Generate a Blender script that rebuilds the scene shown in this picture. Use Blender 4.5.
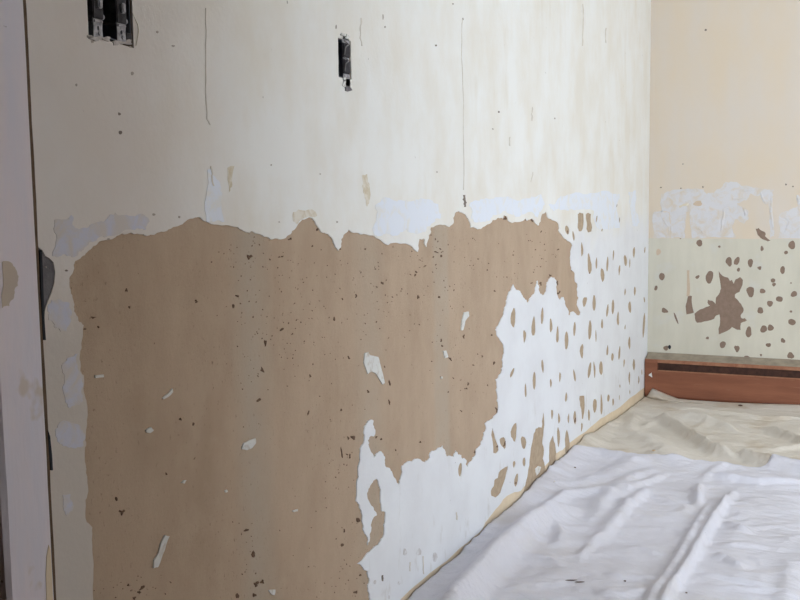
import bpy, bmesh, math, random
import numpy as np
from mathutils import Vector, Matrix, noise
from mathutils.geometry import delaunay_2d_cdt

for o in list(bpy.data.objects): bpy.data.objects.remove(o)
scene = bpy.context.scene
COL = scene.collection
rnd = random.Random(7)

# ------------------------------------------------------------------ camera
# Room axes: corner of the two walls at the origin, left wall = plane x=0,
# back wall = plane y=0, floor z=0 (metres).
V1 = np.array((490.0, -117.0)); VV = np.array((146.0, 9826.0))
F = math.sqrt(-(V1 @ VV))
d1 = np.array([V1[0], V1[1], F]); d1 /= np.linalg.norm(d1)
dv = np.array([VV[0], VV[1], F]); dv /= np.linalg.norm(dv)
dx = np.cross(dv, d1)
if dx[0] < 0: dx = -dx
RW = np.array([dx, d1, -dv])
_r = RW @ np.array([646.5 - 400, 394.5 - 300, F])
CAM = -_r * (0.9 / -_r[2])
cd = bpy.data.cameras.new('camera'); cam = bpy.data.objects.new('camera', cd); COL.objects.link(cam)
cd.sensor_fit = 'HORIZONTAL'; cd.sensor_width = 36.0; cd.lens = F / 800 * 36.0
cd.clip_start = 0.02
_m = Matrix.Identity(4)
for i in range(3):
    _m[i][0] = RW[i][0]; _m[i][1] = -RW[i][1]; _m[i][2] = -RW[i][2]; _m[i][3] = CAM[i]
cam.matrix_world = _m
scene.camera = cam

# ------------------------------------------------------------------ world, daylight, exposure
world = bpy.data.worlds.new('overcast_sky'); scene.world = world; world.use_nodes = True
bg = world.node_tree.nodes['Background']
bg.inputs['Color'].default_value = (0.80, 0.90, 1.0, 1)
bg.inputs['Strength'].default_value = 7.0
WX0, WX1, WZ0, WZ1 = 2.05, 4.05, 0.65, 2.20          # window opening in the wall behind the camera's right shoulder
NY = -3.58                                           # room face of that wall
pl_ = bpy.data.lights.new('window_portal', 'AREA'); pl_.shape = 'RECTANGLE'
pl_.size = WX1 - WX0; pl_.size_y = WZ1 - WZ0; pl_.cycles.is_portal = True
po = bpy.data.objects.new('window_portal', pl_); COL.objects.link(po)
po.location = ((WX0 + WX1) / 2, NY - 0.27, (WZ0 + WZ1) / 2); po.rotation_euler = (math.pi / 2, 0, 0)
W = 4.4                                              # room width: right wall plane
vs = scene.view_settings
vs.view_transform = 'Standard'; vs.look = 'None'; vs.gamma = 1.0; vs.use_curve_mapping = False
vs.exposure = 1.66

# ------------------------------------------------------------------ helpers
def ray(px, py): return RW @ np.array([px - 400, py - 300, F])
def onL(px, py, x=0.0):                      # photo point -> (y, z) on the left wall
    r = ray(px, py); p = CAM + r * ((x - CAM[0]) / r[0]); return (p[1], p[2])
def onB(px, py, y=0.0):                      # -> (x, z) on the back wall
    r = ray(px, py); p = CAM + r * ((y - CAM[1]) / r[1]); return (p[0], p[2])
def onF(px, py, z=0.0):                      # -> (x, y) on the floor
    r = ray(px, py); p = CAM + r * ((z - CAM[2]) / r[2]); return (p[0], p[1])
def lin(c): return tuple((v / 255 / 12.92 if v / 255 <= 0.04045 else ((v / 255 + 0.055) / 1.055) ** 2.4) for v in c)

def link(name, me, mat, parent=None):
    o = bpy.data.objects.new(name, me); COL.objects.link(o)
    if mat is not None and not me.materials: me.materials.append(mat)
    if parent: o.parent = parent
    return o
def tag(o, label=None, cat=None, group=None, kind=None):
    if label: o['label'] = label
    if cat: o['category'] = cat
    if group: o['group'] = group
    if kind: o['kind'] = kind
    return o
def empty(name, loc=(0, 0, 0)):
    o = bpy.data.objects.new(name, None); COL.objects.link(o); o.location = loc; o.empty_display_size = 0.05
    return o
def frommesh(name, verts, faces, mat, parent=None, smooth=False):
    me = bpy.data.meshes.new(name); me.from_pydata([tuple(v) for v in verts], [], faces); me.update()
    bm = bmesh.new(); bm.from_mesh(me); bmesh.ops.recalc_face_normals(bm, faces=bm.faces); bm.to_mesh(me); bm.free()
    if smooth: me.polygons.foreach_set('use_smooth', [True] * len(me.polygons))
    return link(name, me, mat, parent)
def boxmesh(name, a, b, mat, parent=None, bevel=0.0):
    bm = bmesh.new()
    bmesh.ops.create_cube(bm, size=1)
    for v in bm.verts:
        v.co = Vector([(a[i] + b[i]) / 2 + v.co[i] * (b[i] - a[i]) for i in range(3)])
    if bevel: bmesh.ops.bevel(bm, geom=list(bm.edges), offset=bevel, segments=2, affect='EDGES')
    me = bpy.data.meshes.new(name); bm.to_mesh(me); bm.free()
    return link(name, me, mat, parent)

def inside(p, loop):
    x, y = p; c = False; n = len(loop); j = n - 1
    for i in range(n):
        xi, yi = loop[i]; xj, yj = loop[j]
        if (yi > y) != (yj > y) and x < (xj - xi) * (y - yi) / (yj - yi) + xi: c = not c
        j = i
    return c
def bbox(l): return min(p[0] for p in l), max(p[0] for p in l), min(p[1] for p in l), max(p[1] for p in l)

def rough(loop, amp, it=2, closed=True, seed=0):
    """midpoint-displace a traced outline so that it breaks like torn paper"""
    r = random.Random(seed)
    for k in range(it):
        out = []; n = len(loop)
        for i in range(n if closed else n - 1):
            a = loop[i]; b = loop[(i + 1) % n]
            out.append(a); L = math.hypot(b[0] - a[0], b[1] - a[1])
            if L > 1.6:
                d = (r.random() - 0.5) * 2 * min(amp, L * 0.22)
                out.append(((a[0] + b[0]) / 2 - (b[1] - a[1]) / L * d, (a[1] + b[1]) / 2 + (b[0] - a[0]) / L * d))
        if not closed: out.append(loop[-1])
        loop = out; amp *= 0.6
    return loop
def blob(cx, cy, w, h, tilt=0, n=14, seed=0, irr=0.16):
    """irregular oval outline in photo pixels"""
    r = random.Random(seed * 131 + int(cx * 7 + cy * 13)); t = math.radians(tilt); pts = []
    k1, k2, p1, p2 = r.random() * irr, r.random() * irr, r.random() * 6.3, r.random() * 6.3
    for i in range(n):
        a = 2 * math.pi * i / n
        q = 1 + k1 * math.sin(2 * a + p1) + k2 * math.sin(3 * a + p2) + (r.random() - 0.5) * irr * 0.8
        x = math.cos(a) * w / 2 * q; y = math.sin(a) * h / 2 * q
        pts.append((cx + x * math.cos(t) - y * math.sin(t), cy + x * math.sin(t) + y * math.cos(t)))
    return pts

def sheet(name, plane, outer, holes, o0, o1, mat, parent=None):
    """flat layer between offsets o0 < o1 from a wall plane; outer/holes are loops in wall metres"""
    pts = []; edges = []
    for l in [outer] + holes:
        s = len(pts); pts += [Vector(p) for p in l]
        edges += [(s + i, s + (i + 1) % len(l)) for i in range(len(l))]
    v, e, f, _, _, _ = delaunay_2d_cdt(pts, edges, [], 0, 1e-6)
    hb = [(bbox(h), h) for h in holes]
    keep = []
    for t in f:
        c = (sum(v[i][0] for i in t) / len(t), sum(v[i][1] for i in t) / len(t))
        if not inside(c, outer): continue
        if any(b[0] <= c[0] <= b[1] and b[2] <= c[1] <= b[3] and inside(c, h) for b, h in hb): continue
        keep.append(t)
    cnt = {}
    for t in keep:
        for i in range(len(t)):
            a, b = t[i], t[(i + 1) % len(t)]
            cnt[(a, b)] = cnt.get((a, b), 0) + 1
    used = sorted({i for t in keep for i in t}); ix = {i: k for k, i in enumerate(used)}; n = len(used)
    def P(q, o): return (o, q[0], q[1]) if plane == 'L' else (q[0], -o, q[1]) if plane == 'B' else (W - o, q[0], q[1]) if plane == 'R' else (q[0], NY + o, q[1])
    V = [P(v[i], o1) for i in used] + [P(v[i], o0) for i in used]
    FF = [[ix[i] for i in t] for t in keep] + [[ix[i] + n for i in reversed(t)] for t in keep]
    for (a, b) in cnt:
        if (b, a) not in cnt: FF.append([ix[b], ix[a], ix[a] + n, ix[b] + n])
    return frommesh(name, V, FF, mat, parent)
def L(loop): return [onL(*p) for p in loop]
def B(loop): return [onB(*p) for p in loop]

# ------------------------------------------------------------------ materials
def newmat(name, rough_=0.9, spec=0.2):
    m = bpy.data.materials.new(name); m.use_nodes = True
    nt = m.node_tree; b = nt.nodes['Principled BSDF']
    b.inputs['Roughness'].default_value = rough_; b.inputs['Specular IOR Level'].default_value = spec
    return m, nt, b
def N(nt, t, **kw):
    n = nt.nodes.new(t)
    for k, v in kw.items(): setattr(n, k, v)
    return n
def coords(nt, scale=(1, 1, 1), loc=(0, 0, 0)):
    tc = N(nt, 'ShaderNodeNewGeometry'); mp = N(nt, 'ShaderNodeMapping')
    mp.inputs['Scale'].default_value = scale; mp.inputs['Location'].default_value = loc
    nt.links.new(tc.outputs['Position'], mp.inputs['Vector']); return mp.outputs['Vector']
def nz(nt, scale, detail=4, vec=None, rough_=0.6, stretch=(1, 1, 1), loc=(0, 0, 0), dist=0):
    t = N(nt, 'ShaderNodeTexNoise'); t.inputs['Scale'].default_value = scale; t.inputs['Detail'].default_value = detail
    t.inputs['Roughness'].default_value = rough_; t.inputs['Distortion'].default_value = dist
    nt.links.new(vec if vec is not None else coords(nt, stretch, loc), t.inputs['Vector']); return t.outputs['Fac']
def ramp(nt, fac, a, b, lo=0.0, hi=1.0):
    r = N(nt, 'ShaderNodeMapRange'); r.inputs['From Min'].default_value = a; r.inputs['From Max'].default_value = b
    r.inputs['To Min'].default_value = lo; r.inputs['To Max'].default_value = hi
    nt.links.new(fac, r.inputs['Value']); return r.outputs['Result']
def mixc(nt, fac, a, b):
    m = N(nt, 'ShaderNodeMix', data_type='RGBA')
    if isinstance(fac, (int, float)): m.inputs[0].default_value = fac
    else: nt.links.new(fac, m.inputs[0])
    for s, c in ((6, a), (7, b)):
        if isinstance(c, tuple): m.inputs[s].default_value = (*lin(c), 1)
        else: nt.links.new(c, m.inputs[s])
    return m.outputs[2]
def mth(nt, op, a, b=None):
    m = N(nt, 'ShaderNodeMath', operation=op)
    for s, c in ((0, a), (1, b)):
        if c is None: continue
        if isinstance(c, (int, float)): m.inputs[s].default_value = c
        else: nt.links.new(c, m.inputs[s])
    return m.outputs[0]
def bump(nt, b, h, strength=0.3, dist=0.002):
    n = N(nt, 'ShaderNodeBump'); n.inputs['Strength'].default_value = strength; n.inputs['Distance'].default_value = dist
    nt.links.new(h, n.inputs['Height']); nt.links.new(n.outputs[0], b.inputs['Normal'])
def axis(nt, k):
    g = N(nt, 'ShaderNodeNewGeometry'); s = N(nt, 'ShaderNodeSeparateXYZ'); nt.links.new(g.outputs['Position'], s.inputs[0]); return s.outputs[k]
def band(nt, v, lo, hi, soft):
    return mth(nt, 'MULTIPLY', ramp(nt, v, lo - soft, lo + soft), ramp(nt, v, hi + soft, hi - soft))

def flat(name, c, c2=None, sc=30, rough_=0.85, spec=0.2, metal=0, bmp=0.0, bsc=200):
    m, nt, b = newmat(name, rough_, spec); b.inputs['Metallic'].default_value = metal
    c2 = c2 or tuple(v * 0.86 for v in c)
    nt.links.new(mixc(nt, ramp(nt, nz(nt, sc, 5), 0.35, 0.68), c, c2), b.inputs['Base Color'])
    if bmp: bump(nt, b, nz(nt, bsc, 4), bmp)
    return m

def mottled(name, a, b, sc, lo, hi, bm=0.15, bsc=60):
    m, nt, b_ = newmat(name, 0.9, 0.15)
    nt.links.new(mixc(nt, ramp(nt, nz(nt, sc, 6, rough_=0.65, dist=0.6), lo, hi), a, b), b_.inputs['Base Color'])
    bump(nt, b_, nz(nt, bsc, 5), bm, 0.003); return m
def paper_mat(name, base, dark, grey, lightc, joints):
    """brown torn board paper: blotches, fibres, dark specks, greyer taped joints"""
    m, nt, b = newmat(name, 0.95, 0.1)
    c = mixc(nt, ramp(nt, nz(nt, 5, 5, stretch=(1, 1.6, 0.7)), 0.35, 0.7), base, dark)
    c = mixc(nt, ramp(nt, nz(nt, 20, 6, stretch=(1, 1, 0.8)), 0.48, 0.75, 0, 0.4), c, lightc)
    v = axis(nt, 1)
    wob = mth(nt, 'ADD', v, ramp(nt, nz(nt, 9, 4), 0, 1, -0.02, 0.02))
    for lo, hi, soft, amt in joints:
        k = mth(nt, 'MULTIPLY', band(nt, wob, lo, hi, soft), ramp(nt, nz(nt, 14, 4), 0.3, 0.6, amt * 0.5, amt))
        c = mixc(nt, k, c, grey)
    # dark fibres and flecks of glue, thicker in clumps
    clump = ramp(nt, nz(nt, 4.0, 3, loc=(0, 3, 1)), 0.42, 0.66)
    fl = ramp(nt, nz(nt, 120, 3, stretch=(1, 1.3, 0.8), rough_=0.7), 0.62, 0.69)
    c = mixc(nt, mth(nt, 'MULTIPLY', mth(nt, 'MULTIPLY', fl, clump), 0.6), c, (96, 76, 62))
    fl2 = ramp(nt, nz(nt, 70, 2, stretch=(1, 1, 1), loc=(0, 9, 4)), 0.75, 0.78)
    c = mixc(nt, mth(nt, 'MULTIPLY', fl2, 0.7), c, (96, 72, 58))
    nt.links.new(c, b.inputs['Base Color'])
    bump(nt, b, nz(nt, 140, 6, rough_=0.75), 0.6, 0.002)
    return m

M_paper = paper_mat('brown_board_paper', (193, 171, 149), (180, 158, 136), (187, 175, 159), (201, 181, 159),
                    [(-3.11, -3.03, 0.03, 0.75), (-2.70, -2.60, 0.03, 0.4), (-2.325, -2.24, 0.012, 0.6)])
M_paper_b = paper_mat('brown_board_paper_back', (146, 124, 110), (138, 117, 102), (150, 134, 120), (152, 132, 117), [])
M_tear = flat('torn_paper', (192, 172, 148), (174, 154, 132), 60, 0.95, 0.1, bmp=0.3)
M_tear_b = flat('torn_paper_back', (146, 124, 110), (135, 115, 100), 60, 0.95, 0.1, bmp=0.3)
M_tan = flat('tan_scrape', (206, 184, 160), (200, 180, 158), 40)
M_dark = flat('dark_cavity', (52, 54, 60), (40, 42, 48), 30, 0.8)
M_shell = flat('box_steel', (112, 116, 126), (96, 100, 110), 30, 0.7)
M_speck = flat('dark_glue', (122, 98, 80), (92, 70, 56), 90, 0.8)
M_hole = flat('nail_hole_dark', (140, 128, 118), (112, 102, 94), 90)
M_mark = flat('faint_mark', (184, 174, 164), (170, 160, 150), 60)
M_scuff = mottled('grey_scuff', (206, 202, 202), (230, 231, 234), 60, 0.42, 0.6)
M_crack = flat('crack_grey', (226, 219, 208), (210, 203, 192), 60)
M_strip = flat('bare_base_strip', (232, 215, 188), (224, 204, 176), 14, 0.9, 0.1, bmp=0.25)
M_flake = mottled('white_flake', (224, 224, 221), (200, 192, 182), 70, 0.5, 0.7)
M_crumb = flat('broken_plaster', (206, 200, 196), (176, 168, 162), 90, 0.95, 0.1, bmp=0.4)
M_grey = flat('grey_plaster', (126, 122, 124), (104, 101, 104), 50, 0.95, 0.1, bmp=0.5)
M_filler = mottled('blue_white_filler', (232, 237, 246), (234, 234, 233), 22, 0.5, 0.62)
M_filler_lav = mottled('lavender_filler', (209, 209, 221), (213, 205, 200), 30, 0.44, 0.62)  # duller, more lavender filler for the patches by the door
M_stain = mottled('yellow_stain', (214, 202, 178), (234, 229, 218), 34, 0.42, 0.58)
M_metal = flat('galvanised_steel', (186, 186, 194), (112, 112, 118), 160, 0.45, 0.5, metal=0.25)
M_darkmetal = flat('dark_device', (78, 76, 80), (50, 48, 52), 120, 0.7)
M_white = flat('bare_wall_paint', (190, 178, 164), (180, 166, 150), 3, 0.85, 0.2)
M_hall = flat('hall_board', (150, 132, 114), (136, 118, 102), 4, 0.9, 0.1)
M_ceil = flat('ceiling_paint', (214, 212, 208), (208, 205, 200), 3, 0.9, 0.1)
M_floor = flat('floor_boards', (120, 92, 66), (98, 72, 50), 8, 0.6)

def left_paint():
    m, nt, b = newmat('ivory_wall_paint', 0.8, 0.25)
    z = axis(nt, 2); y = axis(nt, 1)
    zz = mth(nt, 'ADD', z, ramp(nt, nz(nt, 7, 5), 0, 1, -0.10, 0.10))
    upper = mixc(nt, ramp(nt, nz(nt, 5.0, 6, stretch=(1, 1.2, 0.75)), 0.40, 0.64), (240, 240, 237), (234, 230, 221))
    # rusty-yellow run marks
    st = mth(nt, 'MULTIPLY', ramp(nt, nz(nt, 8, 4, stretch=(1, 1.8, 0.4)), 0.56, 0.76), ramp(nt, nz(nt, 2.4, 3, loc=(4, 4, 4)), 0.45, 0.62))
    upper = mixc(nt, mth(nt, 'MULTIPLY', st, 0.32), upper, (206, 188, 158))
    lower = mixc(nt, ramp(nt, nz(nt, 6, 5), 0.4, 0.65), (236, 238, 242), (230, 231, 235))
    # the strip by the door stays ivory all the way down
    near = ramp(nt, y, -3.30, -3.42)
    lower = mixc(nt, near, lower, (210, 201, 192))
    upper = mixc(nt, mth(nt, 'MULTIPLY', ramp(nt, y, -3.05, -3.35), 0.6), upper, (218, 206, 199))  # beige tint by the door, with slight light falloff put into the paint
    c = mixc(nt, ramp(nt, zz, 0.70, 0.80), lower, upper)
    # scrape marks low down by the skirting
    sc = mth(nt, 'MULTIPLY', ramp(nt, nz(nt, 17, 4, stretch=(1, 1.5, 0.6)), 0.60, 0.72), ramp(nt, z, 0.34, 0.15))
    c = mixc(nt, mth(nt, 'MULTIPLY', sc, 0.55), c, (206, 202, 198))
    fl = ramp(nt, nz(nt, 60, 2, stretch=(1, 1, 0.8)), 0.76, 0.79)
    c = mixc(nt, mth(nt, 'MULTIPLY', fl, 0.6), c, (120, 108, 96))
    nt.links.new(c, b.inputs['Base Color'])
    bump(nt, b, mth(nt, 'ADD', nz(nt, 14, 5), nz(nt, 120, 3)), 0.12, 0.004)
    return m
M_left = left_paint()
def back_upper():
    m, nt, b = newmat('beige_wall_paint', 0.85, 0.2)
    c = mixc(nt, ramp(nt, nz(nt, 4.5, 5, stretch=(1.4, 1, 0.5)), 0.38, 0.68), (217, 201, 180), (214, 203, 191))
    nt.links.new(c, b.inputs['Base Color']); bump(nt, b, nz(nt, 60, 4), 0.08, 0.003); return m
def back_lower():
    m, nt, b = newmat('cream_green_wall_paint', 0.85, 0.2)
    c = mixc(nt, ramp(nt, nz(nt, 7, 5, stretch=(1.5, 1, 0.35)), 0.36, 0.66), (211, 205, 189), (202, 196, 180))
    c = mixc(nt, ramp(nt, nz(nt, 10, 4, loc=(2, 2, 2)), 0.56, 0.7, 0, 0.5), c, (206, 204, 200))
    nt.links.new(c, b.inputs['Base Color']); bump(nt, b, nz(nt, 70, 4), 0.1, 0.003); return m
M_bu, M_bl = back_upper(), back_lower()
M_plaster = mottled('lumpy_white_plaster', (213, 210, 211), (212, 199, 183), 26, 0.46, 0.66, 0.7, 40)
M_casing = None
def casing_mat():
    m, nt, b = newmat('pinkish_white_gloss', 0.5, 0.35)
    c = mixc(nt, ramp(nt, nz(nt, 10, 5, stretch=(1, 2, 0.4)), 0.38, 0.66), (236, 225, 230), (226, 222, 232))
    c = mixc(nt, ramp(nt, nz(nt, 8, 4, loc=(1, 7, 3)), 0.62, 0.66, 0, 0.6), c, (205, 186, 164))
    c = mixc(nt, ramp(nt, nz(nt, 70, 2), 0.74, 0.77, 0, 0.6), c, (120, 108, 104))
    nt.links.new(c, b.inputs['Base Color']); bump(nt, b, nz(nt, 25, 4, stretch=(1, 3, 0.5)), 0.15, 0.003); return m
M_casing = casing_mat()
M_wood_edge = flat('bare_wood_edge', (112, 92, 74), (84, 68, 54), 30)
def heater_mat():
    m, nt, b = newmat('brown_heater_enamel', 0.55, 0.3)
    c = mixc(nt, ramp(nt, nz(nt, 6, 5, stretch=(0.5, 1, 4)), 0.36, 0.68), (144, 92, 68), (122, 75, 55))
    c = mixc(nt, ramp(nt, nz(nt, 60, 3, stretch=(0.2, 1, 2)), 0.62, 0.75, 0, 0.35), c, (160, 116, 92))
    nt.links.new(c, b.inputs['Base Color']); return m
M_heater = heater_mat()
M_lip = flat('worn_heater_lip', (164, 118, 92), (140, 92, 70), 40, 0.6)
M_dust = flat('dusty_heater_top', (166, 154, 136), (142, 130, 116), 24, 0.95, 0.1, bmp=0.4, bsc=90)
M_slot = flat('heater_slot_dark', (84, 58, 48), (62, 44, 38), 40, 0.8)
def cloth_mat(name, c1, c2, c3, amt):
    m, nt, b = newmat(name, 0.92, 0.1)
    c = mixc(nt, ramp(nt, nz(nt, 3.5, 5), 0.36, 0.7), c1, c2)
    c = mixc(nt, ramp(nt, nz(nt, 5, 4, loc=(3, 1, 0)), 0.54, 0.72, 0, amt), c, c3)
    c = mixc(nt, ramp(nt, nz(nt, 90, 2), 0.77, 0.79, 0, 0.6), c, (130, 118, 106))
    nt.links.new(c, b.inputs['Base Color'])
    w1 = nz(nt, 1500, 1, stretch=(1, 0.15, 1)); w2 = nz(nt, 1500, 1, stretch=(0.15, 1, 1))
    rg = N(nt, 'ShaderNodeTexNoise', noise_type='RIDGED_MULTIFRACTAL'); rg.inputs['Scale'].default_value = 7.0; rg.inputs['Detail'].default_value = 3.0
    rg.inputs['Distortion'].default_value = 0.8; nt.links.new(coords(nt, (0.75, 1.5, 1)), rg.inputs['Vector'])
    hgt = mth(nt, 'ADD', mth(nt, 'MULTIPLY', mth(nt, 'ADD', w1, w2), 0.2), mth(nt, 'MULTIPLY', nz(nt, 45, 4, stretch=(0.5, 1.4, 1)), 6.0))
    hgt = mth(nt, 'ADD', hgt, mth(nt, 'MULTIPLY', rg.outputs['Fac'], 2.2))
    bump(nt, b, hgt, 0.5, 0.0022)
    return m
M_cloth = cloth_mat('canvas_drop_cloth', (226, 225, 234), (218, 216, 223), (210, 202, 194), 0.3)
M_cloth2 = cloth_mat('cream_drop_cloth', (224, 217, 207), (213, 204, 191), (190, 172, 148), 0.7)

# ------------------------------------------------------------------ room shell
D, H = 5.8, 2.45
YW = onL(38.5, 300)[0]
YC = onL(38.5, 300, 0.018)[0] + 0.0035                # far edge of the door casing on the left wall
YC0 = YC - 0.075                             # its near edge (door opening begins)
YD = YC0 - 0.80
HX = 1.40
floor = tag(boxmesh('floor', (-0.12, NY - .28, -0.05), (W, 0.0, 0.0), M_floor), kind='structure')
tag(boxmesh('floor_hall', (-0.12, -D, -0.05), (HX + .1, NY - .28, 0.0), M_floor), kind='structure')
ceiling = tag(boxmesh('ceiling', (-0.17, NY - .28, H), (W + .18, 0.12, H + 0.05), M_ceil), kind='structure')
tag(boxmesh('ceiling_hall', (-0.12, -D - .1, H), (HX + .1, NY - .28, H + 0.05), M_ceil), kind='structure')
wall_right = tag(sheet('wall_right', 'R', [(NY - .28, 0), (0.12, 0), (0.12, H), (NY - .28, H)], [], -0.18, 0.0, M_white), kind='structure')
# the wall facing the back wall: wide opening where the camera looks in, window to its right
WIN = [(WX0, WZ0), (WX1, WZ0), (WX1, WZ1), (WX0, WZ1)]
wall_near = tag(sheet('wall_near', 'N', [(0.02, 2.15), (HX, 2.15), (HX, 0), (W, 0), (W, H), (0.02, H)], [WIN], -0.28, 0.0, M_white), kind='structure')
wall_hall = tag(boxmesh('wall_hall_right', (HX, -D, 0), (HX + .1, NY - .281, H), M_hall), kind='structure')
wall_hall2 = tag(boxmesh('wall_hall_end', (0, -D - .1, 0), (HX, -D, H), M_hall), kind='structure')

# ---- left wall: board with torn paper, paint skin over it
REG = dict()   # regions in photo pixels
brown = [(92,600),(92,580),(92,560),(90.5,540),(91,527),(85.5,522),(84.5,505),(86,495),(86,480),(84.5,465),(83.5,450),(84,440),(85.5,420),(85.5,403),(82.5,392),(82.5,375),(79,369),(78.5,355),(80.5,340),(82.5,325),(78,322),(75,315),(72.5,307),(71,297),(69.5,292),(68,283),(70,275),(72.5,266),(74,261),(80,257),(86,252),(92,246),(98,241.5),(107,240),(114,237.5),(121,233.5),(130,232.5),(138,234),(146,236),(153,235),(160,231.5),(170,228.5),(179,225),(186,220),(193,218),(198,217),(203,221),(210,224),(225,225),(237,227),(241,229.5),(246,232.5),(251,231),(260,234.5),(267,237),(271,239.5),(282,239),(286,236),(291,231),(297,224),(301,219.5),(309,217),(314,221),(317.5,227.5),(321,232.5),(327.5,234),(332.5,242.5),(337.5,250.5),(340,244),(342.5,235),(347.5,229.5),(351,232.5),(360,234.5),(372.5,235.5),(380,240),(387.5,245),(397.5,243),(400,243.7),(410,245.5),(417,252),(418.7,238.7),(423.7,238.7),(425.7,247),(428,235),(430,227.5),(440,224.5),(448.7,227),(453,222.5),(454,213.7),(458,211),(465,214.5),(468,220),(470,227.5),(475,228),(480,229),(484.5,226),(492,220),(498,217.7),(502.5,218.5),(503,214.7),(507,217),(507.7,221),(511.5,223),(522,221),(525,217.7),(526.5,220.7),(531.7,218.5),(533.7,221.5),(537.7,225.7),(540,221.5),(541.5,214),(545,211),(548,218.5),(556.5,222),(558,230.5),(564,238.7),(570.7,243),(571,248.5),(570,260.5),(571,270),(574.5,275),(575,282),(577,283.7),(577,295),(578,298.7),(577,302.5),(578.7,310),(579.5,315),(576,315),(573.7,312),(570,312.5),(569,316),(567.5,310),(565,306),(564.4,301),(563,297),(561,297),(559,300),(557.5,297.5),(556,291),(555.6,282.5),(553.7,277.5),(551,277),(548,280),(546,285),(544.4,293),(542.5,295.6),(539.4,293.7),(538.5,287.5),(537,280.6),(535.6,286),(534.4,292.5),(532,295),(529.4,298),(527,303),(523.7,298),(520.6,293),(517.5,290),(515,289.4),(512.7,284.4),(510.6,290),(507.5,295),(505.6,301),(503.7,310),(500.6,318.7),(498,325),(495.6,327),(496,332.5),(499.4,340),(503,347),(502.7,355),(502,365),(500.6,372.5),(497.5,378),(495,379.4),(495.6,390),(497,398.7),(497.5,403.7),(497,411),(492.5,418),(487.5,420.6),(484.4,423),(485.6,428.7),(482.5,437.5),(481,441),(477.5,447.5),(475,455),(471,461),(467,467),(465,463.7),(465,459.4),(461,458),(460.6,455),(457.5,454.4),(455,450.6),(453,457),(449.4,455.6),(445.6,456),(444.4,451),(442,445.6),(438.7,447.5),(435,450),(431,451),(428.7,455),(427,460.6),(423.7,462.5),(421,461),(416,458.7),(411,462),(407.5,461),(401,466),(400,477.5),(398,484.7),(395,479.4),(392,474.4),(389.4,468.7),(384.4,466),(383.7,460),(382.5,453.7),(379.4,451),(375.6,453.7),(372.5,457.7),(370.6,452.5),(368,446),(367,440),(370,436),(373,436.5),(374.4,433.7),(373,426),(372.7,420.6),(370,419.4),(365.6,423.7),(363.7,428.7),(363.7,437.5),(359.4,448.7),(359.4,460),(357.5,472.5),(356,482),(355,501),(358.7,506),(360.6,512.5),(362,523.7),(363,531),(365.6,535),(367,545),(368.7,541),(370.6,527.5),(371,521),(375.6,515.6),(373,510),(369.4,503.7),(366,493),(368.7,487.5),(372,482),(375.6,478.5),(377.5,481),(380,490),(379.7,502.5),(380.6,510.6),(384.7,512.5),(383,525),(382,537.5),(377.5,545),(372.5,548),(365,555),(357,563.5),(360.6,565),(363,569.4),(367,571),(368.7,578.7),(367,587),(368.7,595),(369,600)]
brownW = L(rough(brown, 1.2, 2, closed=False, seed=3))
brownW += [(brownW[-1][0] + 0.02, 0.05), (brownW[-1][0], -0.03), (brownW[0][0], -0.03), (brownW[0][0] + 0.004, 0.15)]

# oval dabs where the panel glue pulled the skin off: (x, y, width, height, tilt)
dabs = [(566.5,230,4.5,9,-8),(573,236,2.5,10,-6),(596,219,1.6,7.5,4),(601.6,230,1.6,3,20),(581.5,249.5,2.6,14,0),(589,264.5,4.4,20,-3),(596,263.5,2,13,0),(607,264,2.6,15,3),(613,255,1.7,11.5,3),(625,260.5,3.4,11.5,-6),(629.4,263,1.5,10,0),(633.5,252.5,2.6,11,2),(644.4,250,1.6,6.5,4),(619,220,1.4,6,0),
(602,275,3.6,16.5,-3),(619,270,2.1,11,2),(634.4,291,2.3,9.5,-3),(624.7,292,1.7,7.5,0),(644,299.7,1.7,6,-4),(593.7,303,3.4,17,0),(584.3,301.5,4.4,10,12),(612.5,307,3.1,15,2),(607,310.5,2.6,12.5,4),(629.4,307,3.1,12.5,0),(617.5,319,2.8,13.5,2),(643.5,325,2.5,26,3),(601.6,324,2.3,10.5,0),(574,329,2.9,15,2),(589.5,330,4.2,18,3),(595.5,336,1.6,13,0),(624.7,327,1.5,5,0),
(566,340.5,4.4,17.5,1),(581.3,351,3.8,14.5,0),(629,343,2.7,12.5,1),(607,350.5,2.2,11.5,0),(612,357,2.7,9,2),(619,353,2.3,14,2),(623.7,363,1.8,8.5,0),(633.5,364.7,2.5,12,1),(589,370.5,3.3,16.5,8),(594,370,2.4,16,-2),(600.6,368,3.9,15,0),(574,375.5,2.6,12,-6),(629,378,2.1,13,1),(638.4,380,1.7,8,0),(565.6,397.2,2.5,10.5,4),
(551.5,414,2.3,11,0),(558.5,418.5,2.6,10.5,-2),(568,418.5,2,10.5,0),(574.4,417.5,3.4,14,2),(588.5,415,2.7,11,0),(594.4,405.6,4,16,0),(601,405,2.8,20,0),(608,398,2.6,8,8),(612.7,402,1.9,9,-2),(619,397.5,1.3,5,0),(558,437,3.4,20,0),(581.3,427,2.3,9,4),
(512.5,318,5.2,20,2),(524,336,3.3,13.5,3),(533,327,4.4,19.5,1),(541.6,316,3.2,16.5,3),(550.4,325.6,3.3,14,-2),(557,335,3.2,16.5,0),(511.5,372.7,2.8,10.5,20),(542,366,2.4,14.5,-2),(533.7,380.6,3.5,18.5,2),(525,390.6,2.6,13,0),(550.3,383,2.4,8.5,-3),(559.4,377,2.3,10,2),
(502.5,442.5,5.6,13,-12),(513.4,432,6,18.5,4),(523,442.5,5.6,13,-2),(523.5,462,3.8,8,0),(513.5,464,2.8,7,6),(515.6,480,3.6,14,10),(459.4,469.5,4,13.5,8),(619.5,386,1.2,4,0),(629.4,392,1.2,5,0),(641.5,372,1.3,6,0)]
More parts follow.
